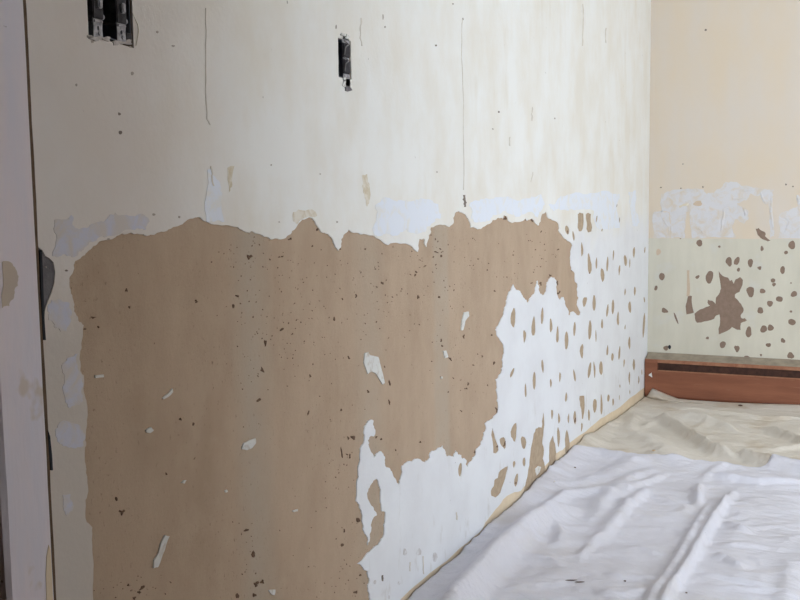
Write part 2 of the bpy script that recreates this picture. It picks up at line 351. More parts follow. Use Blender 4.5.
tears = [
 [(577.2,214),(579,212.3),(583,213.5),(583.4,221),(582.3,229),(581,231.3),(578,231.2),(577,228),(577.4,222)],
 [(585.2,214.5),(588,212.6),(590.7,214),(590.6,222),(591.8,227.5),(591,231.5),(587.3,232.5),(585.8,229),(586,222)],
 [(492,427),(493.8,434),(496.3,442.5),(498,450),(495,453.6),(492.5,453),(492,442.5),(490.5,435)],
 [(579,396),(584,395.8),(584.4,404),(584,412),(582.8,419),(581.3,419),(580.6,409),(579.3,402)],
 [(542.5,412),(541.2,421),(541,427.5),(538,427),(535,428.7),(533,433.7),(531.5,442.5),(529.7,453.7),(528.6,465),(527,474),(525.6,480),(523,492.5),(519,500),(530,492),(545.6,478),(545.6,472.5),(544.4,466),(542.5,458.7),(543.7,450),(542,443.7),(543,435),(544,425),(543.5,415)],
 [(552.5,435),(549,442.5),(548.5,452.5),(548.5,461),(547,474),(555,466),(555.5,461),(556,453.7),(555,446),(553.5,441)],
 [(566.3,429),(564.6,436),(564.4,442.5),(565,452.5),(567.3,456),(569,450),(569.4,442.5),(568.2,435)],
 [(507.5,466),(506,472.5),(503,483.7),(500,492.5),(495,497.5),(490.5,495.5),(490,491),(493,486),(493.7,480),(497,478),(498,472.5),(502,468.7)],
]
dabW = [L(blob(*d, n=12, seed=i)) for i, d in enumerate(dabs)]
tearW = [L(rough(t, 0.5, 1, seed=i)) for i, t in enumerate(tears)]
greyp = [(35.5,246),(41,250),(44,256),(48,258),(52,262),(54,272),(53,283),(50,293),(47,300),(44,309),(42,326),(41,340),(34,340)]
greyW = L(greyp)
# holes cut for the two wall boxes (rectangles in the wall, edges chipped in the skin)
bx2 = onL(86, 5)[0], onL(132, 38)[0]; zb2 = onL(108, 39)[1]
bx1 = onL(337.5, 60)[0], onL(350, 60)[0]; zb1 = onL(344, 78)[1], onL(344, 40)[1]
DBL = [(bx2[0], zb2), (bx2[1], zb2 - 0.006), (bx2[1] + 0.001, zb2 + 0.105), (bx2[0], zb2 + 0.105)]
SGL = [(bx1[0], zb1[0]), (bx1[1], zb1[0]), (bx1[1], zb1[1]), (bx1[0], zb1[1])]
def chip(rect, amp, seed):
    c = (sum(p[0] for p in rect) / 4, sum(p[1] for p in rect) / 4)
    out = []; r = random.Random(seed)
    for i in range(4):
        a, b = rect[i], rect[(i + 1) % 4]
        for k in range(8):
            t = k / 8; g = 1 + amp * r.random() + amp * 0.4
            p = (a[0] + (b[0] - a[0]) * t, a[1] + (b[1] - a[1]) * t)
            out.append((c[0] + (p[0] - c[0]) * g, c[1] + (p[1] - c[1]) * (1 + (g - 1) * 0.6)))
    return out
wall_left = tag(sheet('wall_left', 'L', [(YC0, 0.0), (0.0, 0.0), (0.0, H), (YC0, H)], [DBL, SGL], -0.016, 0.0, M_paper), kind='structure')
wl2 = tag(boxmesh('wall_left', (-0.12, -D, 0), (0.0, YD, H), M_hall), kind='structure')
wl3 = tag(boxmesh('wall_left', (-0.12, YD, 2.03), (0.0, YC0, H), M_white), kind='structure')
wl4 = tag(boxmesh('wall_left', (-0.17, YC0 + 0.001, 0), (-0.12, 0.12, H), M_white), kind='structure')

TL = 0.0022
strip_top = [(398,601),(409,590),(420,581),(439,565.5),(452,555),(466,543),(474,536),(482,528),(488,518),(495,509),(500,503.5),(506,496),(514,492),(520,491),(524,486),(548,462),(556,453),(562,450),(570,442),(578,436),(590,427),(600,418.5),(607,414.5),(615,410),(625,402),(635,394.5),(644,387.5)]
stW = L(rough(strip_top, 0.8, 1, closed=False, seed=9))
stW = [(y, max(z, 0.012)) for y, z in stW]
outer = [(YC0 + 0.06, 0.0), (brownW[-4][0] + 0.01, 0.0), (stW[0][0] - 0.02, 0.0)] + stW + [(0.0, stW[-1][1]), (0.0, H), (YC0 + 0.06, H)]
paint = sheet('paint_layer', 'L', outer, [brownW, greyW, chip(DBL, 0.006, 4), chip(SGL, 0.03, 5)] + dabW + tearW, 0.0, TL, M_left, wall_left)
strip = sheet('bare_base_strip', 'L', [(stW[0][0] - 0.02, 0.0), (0.0, 0.0), (0.0, stW[-1][1])] + list(reversed(stW)), dabW + tearW, 0.0, 0.0012, M_strip, wall_left)
for k, w in enumerate(dabW): sheet('torn_spot', 'L', w, [], 0.0, 0.0007, M_tear, wall_left)
for k, w in enumerate(tearW):
    w2 = [(y, max(z, 0.002)) for y, z in w]
    sheet('torn_patch', 'L', w2, [], 0.0, 0.0007, M_tear, wall_left)
sheet('bare_plaster_patch', 'L', greyW, [], 0.0, 0.0008, M_grey, wall_left)

flakes = [[(364,353),(367.5,352),(369,355),(377.5,357),(379,363),(381.5,372),(384,383),(382,384.5),(377.5,377),(375,373),(370.5,371.5),(367,374),(365,368),(363,362)],
 [(241,449),(243,443),(249,440),(254.5,438),(255,443),(251,448),(246,450)],
 [(164,535),(168.5,536),(165,545),(161,556),(157,567),(152.5,568),(153,560),(157.5,553),(160,543)],
 [(460.5,330),(461.5,320),(463.5,312.5),(468,311.5),(468.5,316),(464.5,321),(462.5,330)],
 [(268,590),(274.5,589.5),(273.5,595),(270.5,594)],
 [(180.5,483),(183,480),(185.5,480),(183.5,483.5)],
 [(94,375),(102.5,374.5),(103,377),(94.5,378)],
 [(161.5,398),(168,393),(171.5,388.5),(172,392),(167,397),(163,399)],
 [(145,430),(150,427),(153,430),(149,433),(146,432.5)],
 [(442.5,351),(445.5,350.5),(447.5,357),(444,358)],
 [(534.5,469),(537.5,466),(540.5,467),(539,472),(536,475.5),(535,472)],
 [(224,491),(226,489.5),(227,492),(225,492.5)],[(292,510.5),(297,509),(297,511),(293,512)],[(440,377),(442,376.5),(442,378.5),(440.2,378.7)]]
for k, fl in enumerate(flakes): sheet('paint_flake', 'L', L(rough(fl, 0.4, 1, seed=k)), [], 0.0, TL, M_flake, wall_left)

fillers = [[(372,232),(374,205),(384,197),(400,200),(420,198),(437,204),(440,218),(430,224),(424,232),(415,234),(405,228),(392,236),(380,236)],
 [(468,206),(480,199),(500,197),(522,199),(540,194),(542,208),(537,218),(528,212),(515,217),(505,211),(492,215),(481,222),(473,222)],
 [(548,204),(560,196),(590,193),(619,194),(619,228),(598,229),(593.5,211),(575,210),(560,210),(553,211)],
 [(628,192),(635,190),(639,222),(637,226),(631,224),(630,210)],
 [(52,228),(53,220),(70,215),(71,225),(85,228),(102,222),(108,215),(120,215),(138,214),(148,222),(144,230),(133,230),(110,236),(96,238),(82,250),(75,256),(68,256),(51,256)],
 [(205,222),(206,170),(210,167),(214,178),(221,195),(223,222)],
 [(46,306),(50,300),(68,303),(69,322),(65,331),(55,328),(47,320)],
 [(60,365),(66,358),(77,353),(78,372),(81,395),(78,405),(69,408),(64,402),(62,385)],
 [(55,437),(57,424),(66,421),(74,424),(81,430),(82,446),(74,448),(62,446)],
 [(61,495),(69,494),(71,510),(66,516),(62,510)]]
for k, fl in enumerate(fillers): sheet('filler_patch', 'L', L(rough(fl, 3.0, 3, seed=20 + k)), [brownW] + dabW[:4] + dabW[13:14] + tearW[:2], TL - 0.0005, TL + 0.0005, M_filler if k not in (4, 6, 7, 8, 9) else M_filler_lav, wall_left)

def ribbon(name, path, w, mat, off=TL + 0.0005, seed=0, plane='L', parent=None):
    p = rough(path, 0.8, 2, closed=False, seed=seed); r = random.Random(seed)
    lft = [(x - w / 2 * (0.5 + r.random()), y) for x, y in p]; rgt = [(x + w / 2 * (0.5 + r.random()), y) for x, y in p]
    lp = lft + rgt[::-1]
    return sheet(name, plane, L(lp) if plane == 'L' else B(lp), [], off - 0.001, off + 0.0003, mat, parent or (wall_left if plane == 'L' else wall_back))
for k, (pth, w) in enumerate([([(204.5,8),(205,30),(204.3,60),(204.6,100),(205.5,118),(209,125)], 0.8), ([(209.5,166),(210.5,176),(212,186)], 1.3),
        ([(462,18),(461,40),(461.5,75),(462.3,130),(462.5,190)], 0.45), ([(582,4),(582.3,28),(581.5,46)], 0.9), ([(531.5,107),(530.5,114),(531,121)], 0.9), ([(509,137),(509,146)], 0.7),
        ([(605.5,28),(605,43)], 0.8), ([(532,172),(530,182)], 0.6), ([(360,18),(359,30),(361,46)], 0.9), ([(463,195),(463.6,201),(464.2,207)], 2.2),
        ([(409,562),(409,571)], 0.7), ([(422,556),(422.6,574)], 0.7), ([(381.5,575),(381.3,581)], 1.5), ([(455.5,512),(456,520)], 1.2)]):
    ribbon('hairline_crack', pth, w, M_crack if k not in (9, 12) else M_hole, seed=k)
for k, (x, y, w, h) in enumerate([(118,114,2.6,3),(119,132.5,3.4,4),(131,73.5,3,3.5),(112,42,2.5,2),(129,47,2,2),(91,42,3,2.2),(172,46,3,2),(156,32,2.5,2.5),(16,80,3,2.5),(75,85,2,2.5),(270,165,1.6,1.6),(335,27,1.5,4.5),(384,27,1.5,2),(382,17,1.2,5),(452,4,1.6,1.6),(462,19,1.6,2.2),(435,45.5,2,2),(498,112,1.8,2),(492,129,1.6,1.6),(554,118.5,1.4,1.8),(436,172,1.4,1.4),(319,174,1.3,1.3),(278,222,1.3,1.3),(336,222,1.4,2),(111,223,2.4,2.6),(152.5,214.5,3,2.5),(178,217,2,2.2),(107,239,3,1.6),(65,270.5,3,2),(44.5,267,1.6,1.4),(515,202,1.4,3),(601.5,199,1.3,4),(616,205,1.2,4),(398,583,2.4,3.6),(374,582,3,4),(388,597,1.6,4),(434,557,5,9),(418,552,5,7),(404,552,4,7)]):
    sheet('nail_hole' if k < 33 else 'scuff_mark', 'L', L(blob(x, y, w, h, 0, 9, k)), [], TL - 0.001, TL + 0.0004, M_hole if k in (0, 1, 15, 16, 17, 28) else M_mark if k < 33 else M_scuff, wall_left)
for k, s in enumerate([[(361,175),(366,174),(368.5,184),(369,198),(366,207),(363.5,198),(361,186)], [(226,168),(233,166),(231,185),(228,192)], [(292,212),(297,209.5),(311,209.5),(316,216),(311,217),(301,219),(296,224),(292,221)]]):
    sheet('rust_stain', 'L', L(rough(s, 1.4, 2, seed=k)), [brownW], TL - 0.0006, TL + 0.0003, M_stain, wall_left)

# clots of dark glue and torn fibre left on the brown board: uncountable, one raised part
glue = [(249,257,5,7),(237,296,3,4),(233,306,4,4),(262,370,3.4,6),(258.5,400,5,4),(281.5,329.5,4.4,3),(292,334,2,2),(265,343,3,8),(310,376,2.6,3),(334,319,2,5),(348.5,357.5,2.5,3.5),(389,402,2,6),(389.5,383,3,5),(368,391.5,4,2),(353,437.5,5,6),(348,438,2,4),(358,520,6,5),(308,413,1.5,6),(342,545,5,3),(344,531,2,4),(355.5,592,4,4),(360,575,2,4),(121.5,512,6,7),(116,499,4,4),(142,587.5,10,3),(139,592,4,3),(134,598,4,3),(128,585,3,3),(166,474,2,3),(180,419,2.6,4),(193,424,3,3),(341.5,453,2,9),(349.5,456.5,2,5),(381,439,2,3),(420,442,2,2.4),(395.5,450,1.6,2),(439,297,2.6,3.4),(418,297,2.6,5),(415,275,2,3),(436,252,4,2),(557,283,3,4),(550,275.5,2.6,3.2),(540.5,283.5,2.6,4.5),(531.5,283,2,2),(494.5,291,2,2),(558.5,293,3,4),(491.5,335,1.6,2.4),(482,356.5,2,2),(494,363,3,3.5),(496.5,410,2.6,6),(461,411,2.6,2),(468,384,2,3),(466,388.5,3,2),(441,340.5,2.6,2.6),(442,346,2,3),(463.5,336.5,2,4.5),(450,359,2,5),(558,249.5,2.2,2.2),(541,231.5,1.6,2),(513,255,2,2),(526,219,2,4),(531.7,220.4,3,3),(505,218,4,5),(317,229.5,3,3),(290,239,4,3),(312,246,2,2),(279,257,2,2),(282,256.5,2,3),(340,249,2,2),(365,249,2,2),(382,283,3,4),(376.5,287,2,2),(356,296,2.6,3),(342,299,2,2),(98,327,2,3),(84.5,329,2.4,2.4),(93,317.5,6,2.6),(129,307,2,3),(196,301.5,4,3),(126,290,2,5),(253,554,6,6),(256,584,6,6),(262,582,5,5),(237,596,5,6),(254,595,4,6),(246,530,6,3),(341,410,2,3),(376,437,2.4,3),(462.3,459.5,3.6,3),(474.5,452,2,4),(497,446.5,2.4,3.4),(504.3,444,2.2,9),(574.8,420.5,1.7,6.5),(589,274,2,3.2),(567.5,232,1.6,4),(515.5,483,2.2,4),(453,378,1.6,1.6),(448,392,1.6,1.6),(473,365,2,1.6),(487,270,1.6,1.6),(478,259,1.6,1.6),(441,256,3,2.4),(425,266,4,1.6),(416,272,2,2.6),(440,249,2,1.6),(433,257,2,1.6)]
gv, gf = [], []
def raised(loopW, hgt, base):
    s = len(gv); n = len(loopW); c = (sum(p[0] for p in loopW) / n, sum(p[1] for p in loopW) / n)
    for p in loopW: gv.append((base, p[0], p[1]))
    for p in loopW: gv.append((base + hgt, c[0] + (p[0] - c[0]) * .7, c[1] + (p[1] - c[1]) * .7))
    for i in range(n): gf.append([s + i, s + (i + 1) % n, s + n + (i + 1) % n, s + n + i])
    gf.append([s + n + i for i in range(n)])
for k, g in enumerate(glue): raised(L(blob(g[0], g[1], g[2] * .8, g[3] * .8, rnd.uniform(-30, 30), 11, k, 0.6)), 0.0011, 0.0004)
bpx = brown
clust = [(245,300,26,70),(260,360,34,60),(280,300,40,60),(300,330,40,50),(330,330,40,60),(245,560,20,50),(320,540,50,60),(340,460,30,60),(440,280,40,30),(470,260,60,30),(530,255,40,25),(440,340,50,70),(130,590,40,12),(350,580,18,25),(250,260,40,25),(345,270,60,25),(380,300,30,40),(410,250,30,20)]
cnt = 0
while cnt < 460:
    c = rnd.choice(clust); x = rnd.gauss(c[0], c[2] * .5); y = rnd.gauss(c[1], c[3] * .5)
    if not (70 < x < 575 and 215 < y < 599) or not inside((x, y), bpx): continue
    s = rnd.uniform(0.5, 1.25); raised(L(blob(x, y, s, s * rnd.uniform(.6, 1.9), rnd.uniform(-60, 60), 6, cnt, 0.4)), 0.0006, 0.0003); cnt += 1
tag(frommesh('glue_residue', gv, gf, M_speck, wall_left), kind='stuff')

# ---- back wall
star = [(718.7,271),(723,276),(728,277.5),(730,281),(732,280),(733.7,283.7),(735.6,279.4),(740,277),(743,280),(742.5,285),(739.4,292),(735,294.4),(735,297.5),(738.7,301),(741,303.7),(743.7,308.7),(743,312.5),(740.6,315.6),(742,318.4),(745,318),(747,320),(745,321.5),(741,323),(740.6,330),(737,329.7),(732,327),(727,331),(718.7,334.4),(718.5,328.7),(720,322.5),(719.4,314.4),(716,315.6),(714.4,318.7),(707.5,321),(701,322.5),(697,322.7),(695,318.7),(694.4,313.7),(700,309.4),(706,307),(710,305.6),(707.5,302.5),(708,299.7),(712,300.6),(715.6,303.7),(716,297.5),(720,292),(721,288.7),(720,281)]
bt = [star, [(688,296),(692,296),(692,303.7),(694,312.5),(690,313.7),(686.5,314.4),(685.6,306)],
 [(755.6,228.7),(758.7,228),(762.5,231),(765.6,233),(765,236),(770.6,240.6),(768,241.5),(764.4,240),(760.6,238),(757.7,235)]]
bs = [(699.4,243,7,6,-35),(662,276.5,6,7.6,0),(656,288,3.4,5,15),(719.4,246.6,2.5,2.5,0),(729,261.5,6.4,9.4,8),(736.9,261,5,9,18),(738.5,269.7,3.4,4,0),(697.5,277,5,3,-35),(709.5,277,7.6,12.6,15),(664.6,310.6,7,4.6,25),(676,318,2,12,-20),(666,348,5.4,4.6,0),(722.7,344.6,6,7,20),(737,348.7,4.8,7.4,-15),(707.5,338,3,3,0),(750.5,291.7,8,10.4,-18),(762.5,291,6.4,4.4,0),(794,294,6,6.4,0),(779.4,299,6.4,6.4,0),(770,303.5,6,6,0),(760.4,310.4,6.4,6.4,0),(791,311.5,2.5,2.5,0),(792,322,6.6,7.4,0),(748.7,332,6.6,10,8),(763.7,329,7,7,0),(770.6,327.7,6.4,6.2,0),(768.4,345,5,4.4,-20),(783,340.6,4.4,5,0),(790.6,355.6,7,6.4,0),(747,358,7,4.4,0),(761,355,2.2,2.5,0),(750.4,263,5.4,8.4,5),(762,248.5,3,5.5,0),(759.6,268,4,3.6,0),(792,245,7.4,8,0),(786,252.5,3.6,4,0),(782.6,270,5,7.6,0),(773,280.5,4.6,4.5,0),(774,284.5,3.6,4,0),(791,283,1.6,1.6,0),(680.5,238.5,1.5,1.5,0)]
bsW = [B(blob(*d, n=14, seed=i)) for i, d in enumerate(bs)]
# the same dabs go on along the wall beyond the photo's right edge
_r2 = random.Random(21); _far = []
while len(_far) < 60:
    x, z, w = _r2.uniform(.66, 2.2), _r2.uniform(.24, .655), _r2.uniform(.012, .032)
    if all(math.hypot(x - a, z - b) > (w + c) * .75 for a, b, c in _far): _far.append((x, z, w))
bsW += [blob(x, z, w, w * 1.15, 0, 12, int(x * 991)) for x, z, w in _far]
btW = [B(rough(t, 0.5, 1, seed=i)) for i, t in enumerate(bt)]
ZS = onB(700, 238.5)[1]
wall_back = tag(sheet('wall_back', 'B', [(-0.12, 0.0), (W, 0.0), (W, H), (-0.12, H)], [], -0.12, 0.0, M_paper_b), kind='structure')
sheet('upper_paint_layer', 'B', [(0.0, ZS), (W, ZS), (W, H), (0.0, H)], btW, 0.0, 0.0022, M_bu, wall_back)
sheet('lower_paint_layer', 'B', [(0.0, 0.0), (W, 0.0), (W, ZS), (0.0, ZS)], bsW + btW, 0.0, 0.0018, M_bl, wall_back)
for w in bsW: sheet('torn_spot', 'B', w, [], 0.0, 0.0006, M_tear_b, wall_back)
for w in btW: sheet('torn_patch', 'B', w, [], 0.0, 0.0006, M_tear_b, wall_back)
plast = [[(653,237.5),(653,213),(660,211),(669,213),(670,237.5)],
 [(661,212),(661,194),(672,190),(704,189.5),(707,194),(714,193),(717,189),(726,182),(735,182),(748,186),(758,188),(774,189.5),(773,199),(771.5,210),(774,236),(770.5,238),(768.5,205),(764,203.5),(761,195),(750,193.5),(747,200),(737,203),(746,208),(749,218),(744,224),(737,219),(733,225),(736,237.5),(692,238),(690,212),(686,212),(685,238),(671,238),(670,213)],
 [(778,238),(779,218),(784,212),(792,209),(800,206),(830,199),(860,192),(895,197),(930,190),(960,205),(985,203),(990,240)],
 [(1010,241),(1008,214),(1030,198),(1075,201),(1120,196),(1128,222),(1119,244)]]
for k, p in enumerate(plast): sheet('plaster_patch', 'B', B(rough(p, 1.8, 3, seed=50 + k)), btW, 0.0015, 0.0032, M_plaster, wall_back)
def lump(path, wid, hgt, seed):
    """raised trowel ridge on the plaster band"""
    vv, ff = [], []; pts = B(rough(path, 0.8, 2, closed=False, seed=seed)); n = len(pts)
    for i, p in enumerate(pts):
        a = pts[max(i - 1, 0)]; b = pts[min(i + 1, n - 1)]; d = math.hypot(b[0] - a[0], b[1] - a[1]) or 1
        nx, ny = -(b[1] - a[1]) / d, (b[0] - a[0]) / d; t = math.sin(math.pi * (i + .35) / (n - .3)) ** .6
        for s, h in ((-1, 0), (-.4, .8), (.2, 1), (1, 0)):
            vv.append((p[0] + nx * s * wid * t, -0.0025 - hgt * h * t, p[1] + ny * s * wid * t))
    for i in range(n - 1):
        for j in range(3): ff.append([i * 4 + j, i * 4 + j + 1, i * 4 + j + 5, i * 4 + j + 4])
    return frommesh('plaster_ridge', vv, ff, M_plaster, wall_back, True)
for k, (p, w, h) in enumerate([([(661,214),(664,220),(669,227),(669,236)], .006, .003), ([(697,228),(702,231),(704,234)], .005, .004), ([(720,236),(722,222),(724,210),(730,207)], .007, .004), ([(725,215),(722,226),(721,236)], .006, .003), ([(743,208),(745,212),(745,216)], .006, .005), ([(760,190),(764,200),(767,204)], .006, .003), ([(772,192),(771,205),(772,220),(774,234)], .006, .003), ([(783,216),(790,222),(783,234)], .008, .003), ([(735,190),(748,191),(756,189)], .006, .003), ([(797,195),(799,200),(799,206)], .008, .004), ([(730,198),(740,199),(748,197)], .005, .003)]): lump(p, w, h, k)
sheet('tan_scrape', 'B', B(rough([(687,270),(689.5,270),(690,284),(689.6,296),(686.6,296),(687,284)], .4, 1, seed=2)), [], 0.001, 0.0024, M_tan, wall_back)
sheet('tan_scrape', 'B', B(blob(658.5, 252, 4.4, 7, 0, 12, 3)), [], 0.001, 0.0022, M_tan, wall_back)
for k, (x, y, w, h) in enumerate([(669.7,347,3.2,3.8),(705.8,30,2.4,2.2),(786,184.5,2,1.8),(793,186.5,1.6,1.8),(681,188.3,1.6,1.4),(703,187,1.4,2),(661,187.5,1.8,1.4),(683,164,1.2,1.2)]):
    sheet('nail_hole', 'B', B(blob(x, y, w, h, 0, 10, k)), [], 0.001, 0.0026, M_hole if k else M_dark, wall_back)
sheet('scrape_mark', 'B', B(rough([(679,206),(684,203.6),(689,203.4),(688.5,205.4),(683,206),(680,208)], .4, 1)), [], 0.001, 0.0040, M_stain, wall_back)
sheet('scrape_mark', 'B', B(blob(698, 203.5, 9, 5, 0, 14, 8)), [], 0.001, 0.0037, M_tan, wall_back)

# ---- window behind and right of the camera: gives the daylight
win = tag(empty('window_1', ((WX0 + WX1) / 2, NY - .07, WZ0)), kind='structure')
def under(o, par):
    o.parent = par; o.matrix_parent_inverse = Matrix.Translation(par.location).inverted(); return o
M_frame = flat('white_window_frame', (232, 230, 224), (224, 220, 212), 8, 0.5, 0.4)
fr = 0.05
for a, b in (((WX0, NY - .23, WZ0), (WX1, NY - .18, WZ0 + fr)), ((WX0, NY - .23, WZ1 - fr), (WX1, NY - .18, WZ1)), ((WX0, NY - .23, WZ0 + fr), (WX0 + fr, NY - .18, WZ1 - fr)), ((WX1 - fr, NY - .23, WZ0 + fr), (WX1, NY - .18, WZ1 - fr)), (((WX0 + WX1) / 2 - .025, NY - .225, WZ0 + fr), ((WX0 + WX1) / 2 + .025, NY - .185, WZ1 - fr))):
    under(boxmesh('window_frame', a, b, M_frame, None, 0.004), win)
mg, nt, b_ = newmat('window_glass'); out = nt.nodes['Material Output']
tr = N(nt, 'ShaderNodeBsdfTransparent'); gl = N(nt, 'ShaderNodeBsdfGlossy'); gl.inputs['Roughness'].default_value = 0.02; mx = N(nt, 'ShaderNodeMixShader'); mx.inputs[0].default_value = 0.04
nt.links.new(tr.outputs[0], mx.inputs[1]); nt.links.new(gl.outputs[0], mx.inputs[2]); nt.links.new(mx.outputs[0], out.inputs['Surface'])
for a, b in ((WX0 + fr, (WX0 + WX1) / 2 - .025), ((WX0 + WX1) / 2 + .025, WX1 - fr)):
    under(boxmesh('window_pane', (a, NY - .206, WZ0 + fr), (b, NY - .202, WZ1 - fr), mg), win)
under(boxmesh('window_sill', (WX0 - .02, NY - .18, WZ0 - .025), (WX1 + .02, NY + .05, WZ0), M_frame, None, 0.004), win)

# ---- door casing at the near end of the left wall, door beyond it
def casing():
    # board with a worn arris; the far edge is slightly wavy
    vv, ff = [], []; n = 60; zt = 2.1
    prof = [(0.0, 0.0), (0.014, 0.0), (0.018, -0.004), (0.018, -0.068), (0.014, -0.074), (0.0, -0.074)]
    for i in range(n + 1):
        z = zt * i / n
        for j, (x, y) in enumerate(prof):
            w = 0.0012 * noise.noise(Vector((j * 3.1, z * 9, 0)))
            vv.append((x, YC + y + w, z))
    m = len(prof)
    for i in range(n):
        for j in range(m): ff.append([i * m + j, i * m + (j + 1) % m, (i + 1) * m + (j + 1) % m, (i + 1) * m + j])
    ff += [list(range(m)), [n * m + j for j in range(m)]]
    return tag(frommesh('trim_1', vv, ff, M_casing), kind='structure')
trim = casing()
# raw wood edge and open joint showing between casing and wall
jv, jf = [], []
for i in range(161):
    z = 2.1 * i / 160; w = 0.0012 + 0.0020 * noise.noise(Vector((3, z * 7, 1))) + 0.0012 * noise.noise(Vector((8, z * 31, 1)))
    jv += [(0.0026, YC, z), (0.0034, YC + .002, z), (0.0034, YW + w * .7, z), (0.0026, YW + w, z)]
for i in range(160):
    for j in range(3): jf.append([i * 4 + j, i * 4 + j + 1, i * 4 + j + 5, i * 4 + j + 4])
frommesh('open_joint', jv, jf, M_wood_edge, trim)
gapv = [onL(37.5, 250), onL(39.5, 250), onL(40.8, 280), onL(41.5, 310), onL(43.5, 340), onL(41, 340), onL(39.5, 310), onL(38.5, 280)]
sheet('dark_gap', 'L', gapv, [], 0.0, 0.0040, M_dark, trim)
gapv = [onL(45.6, 430), onL(47.6, 436), onL(49.6, 455), onL(50.4, 470), onL(48.6, 470), onL(46.8, 452)]
sheet('dark_gap', 'L', gapv, [], 0.0, 0.0042, M_dark, trim)
sheet('cream_sliver', 'L', [onL(x, y, .018) for x, y in ((48.4, 545), (50, 549), (51.4, 570), (52.6, 602), (53.5, 640), (47, 640), (46, 590), (45.6, 575), (46.4, 556))], [], 0.012, 0.0187, M_strip, trim)
sheet('wood_chip_scar', 'L', [onL(x, y, .018) for x, y in rough([(2, 262), (6, 261), (13, 266), (17, 273), (18, 280), (14, 290), (13, 299), (9, 306), (2, 308)], 2, 2, seed=4)], [], 0.012, 0.0185, flat('ochre_primer', (208, 192, 174), (204, 190, 178), 30), trim)
M_jamb = flat('door_jamb_paint', (120, 108, 100), (100, 90, 84), 12, 0.6)
tag(boxmesh('trim_2', (-.12, YC0 - .012, 0), (0.0, YC0, 2.03), M_jamb), kind='structure')
tag(boxmesh('trim_3', (0.0, YD - 0.07, 0), (0.018, YD, 2.1), M_casing, None, 0.003), kind='structure')
door = tag(boxmesh('door_1', (-.09, YD + .002, .005), (-.05, YC0 - .014, 2.025), M_jamb, None, 0.003), kind='structure')
for z0, z1 in ((.2, .85), (1.0, 1.85)):
    boxmesh('door_panel', (-.052, YD + .12, z0), (-.044, YC0 - .13, z1), M_jamb, door, 0.003)

# ------------------------------------------------------------------ wall boxes
def tubebox(name, y0, y1, z0, z1, depth, mat, parent, t=0.0015):
    """open-fronted steel box let into the wall"""
    vv, ff = [], []
    o = [(y0, z0), (y1, z0), (y1, z1), (y0, z1)]; q = [(y0 + t, z0 + t), (y1 - t, z0 + t), (y1 - t, z1 - t), (y0 + t, z1 - t)]
    for ring, x in ((o, -depth), (o, -.001), (q, -.001), (q, -depth + t)):
        vv += [(x, a, b) for a, b in ring]
    for r in range(3):
        for i in range(4): ff.append([r * 4 + i, r * 4 + (i + 1) % 4, r * 4 + 4 + (i + 1) % 4, r * 4 + 4 + i])
    ff += [[0, 1, 2, 3], [12, 13, 14, 15]]
    return frommesh(name, vv, ff, mat, parent)
def cyl(name, c, r, h, mat, parent, n=12, ax=0):
    vv, ff = [], []
    for s in (0, 1):
        for i in range(n):
            a = 2 * math.pi * i / n; p = [0, 0, 0]; p[ax] = s * h; p[(ax + 1) % 3] = r * math.cos(a); p[(ax + 2) % 3] = r * math.sin(a)
            vv.append((c[0] + p[0], c[1] + p[1], c[2] + p[2]))
    for i in range(n): ff.append([i, (i + 1) % n, n + (i + 1) % n, n + i])
    ff += [list(range(n)), [n + i for i in range(n)]]
    return frommesh(name, vv, ff, mat, parent)
def rootlocal(o, root):
    o.matrix_parent_inverse = Matrix.Translation(root.location).inverted(); return o
def strap(root, ya, yb, zlo, zhi, x=0.0015):
    """switch yoke: plate with ears, a raised device body, toggle stub, slotted screws"""
    w = yb - ya; ym = (ya + yb) / 2
    prof = [(ya, zlo), (ya + w * .2, zlo - .003), (yb - w * .2, zlo - .002), (yb, zlo + .001), (yb - .001, zlo + .014), (yb, zlo + .019), (yb, zhi - .019), (yb - .001, zhi - .014), (yb, zhi), (ya, zhi), (ya + .001, zhi - .014), (ya, zhi - .019), (ya, zlo + .019), (ya + .001, zlo + .014)]
    hole = [(ym + .0022 * math.cos(a), zlo + .0125 + .003 * math.sin(a)) for a in [k * math.pi / 5 for k in range(10)]]
    pz = sheet('switch_strap', 'L', prof, [hole], x - .0016, x, M_metal, root); rootlocal(pz, root)
    bd = boxmesh('switch_body', (x - .03, ya - .001, zlo + .024), (x + .002, yb + .001, zhi - .024), M_darkmetal, root, .0012); rootlocal(bd, root)
    tg = boxmesh('toggle', (x, ym - w * .22, zlo + .037), (x + .007, ym + w * .22, zlo + .05), M_metal, root, .0015); rootlocal(tg, root)
    for zz in (zlo + .0285, zhi - .0285):
        s = cyl('terminal_screw', (x - .004, yb + .0005, zz), .0036, .005, M_metal, root, 12, 1); rootlocal(s, root)
    sc = cyl('mounting_screw', (x, ym + w * .12, zlo + .006), .0026, .0016, M_metal, root, 10, 0); rootlocal(sc, root)
    ed = boxmesh('strap_fold', (x, ya + .001, zlo + .0195), (x + .0022, yb - .001, zlo + .0225), M_metal, root, .0006); rootlocal(ed, root)
dbl = empty('electrical_box', (0, (bx2[0] + bx2[1]) / 2, zb2))
tag(dbl, 'wide dark wall box with two bare metal switch straps near the door frame', 'electrical box')
rootlocal(tubebox('box_shell', bx2[0] + .0006, bx2[1] - .0006, zb2 + .0004, zb2 + .1046, .055, M_shell, dbl), dbl)
def yL(px, py): return onL(px, py)[0]
strap(dbl, yL(92, 20), yL(101.5, 20), onL(97, 38)[1], onL(97, 38)[1] + .104)
strap(dbl, yL(115.5, 20), yL(124.5, 20), onL(120, 42)[1], onL(120, 42)[1] + .106)
rootlocal(boxmesh('box_ear', (-.004, yL(126, 38), onL(128, 39)[1]), (.0012, yL(131.5, 38), onL(128, 33)[1]), M_darkmetal, dbl, .0006), dbl)
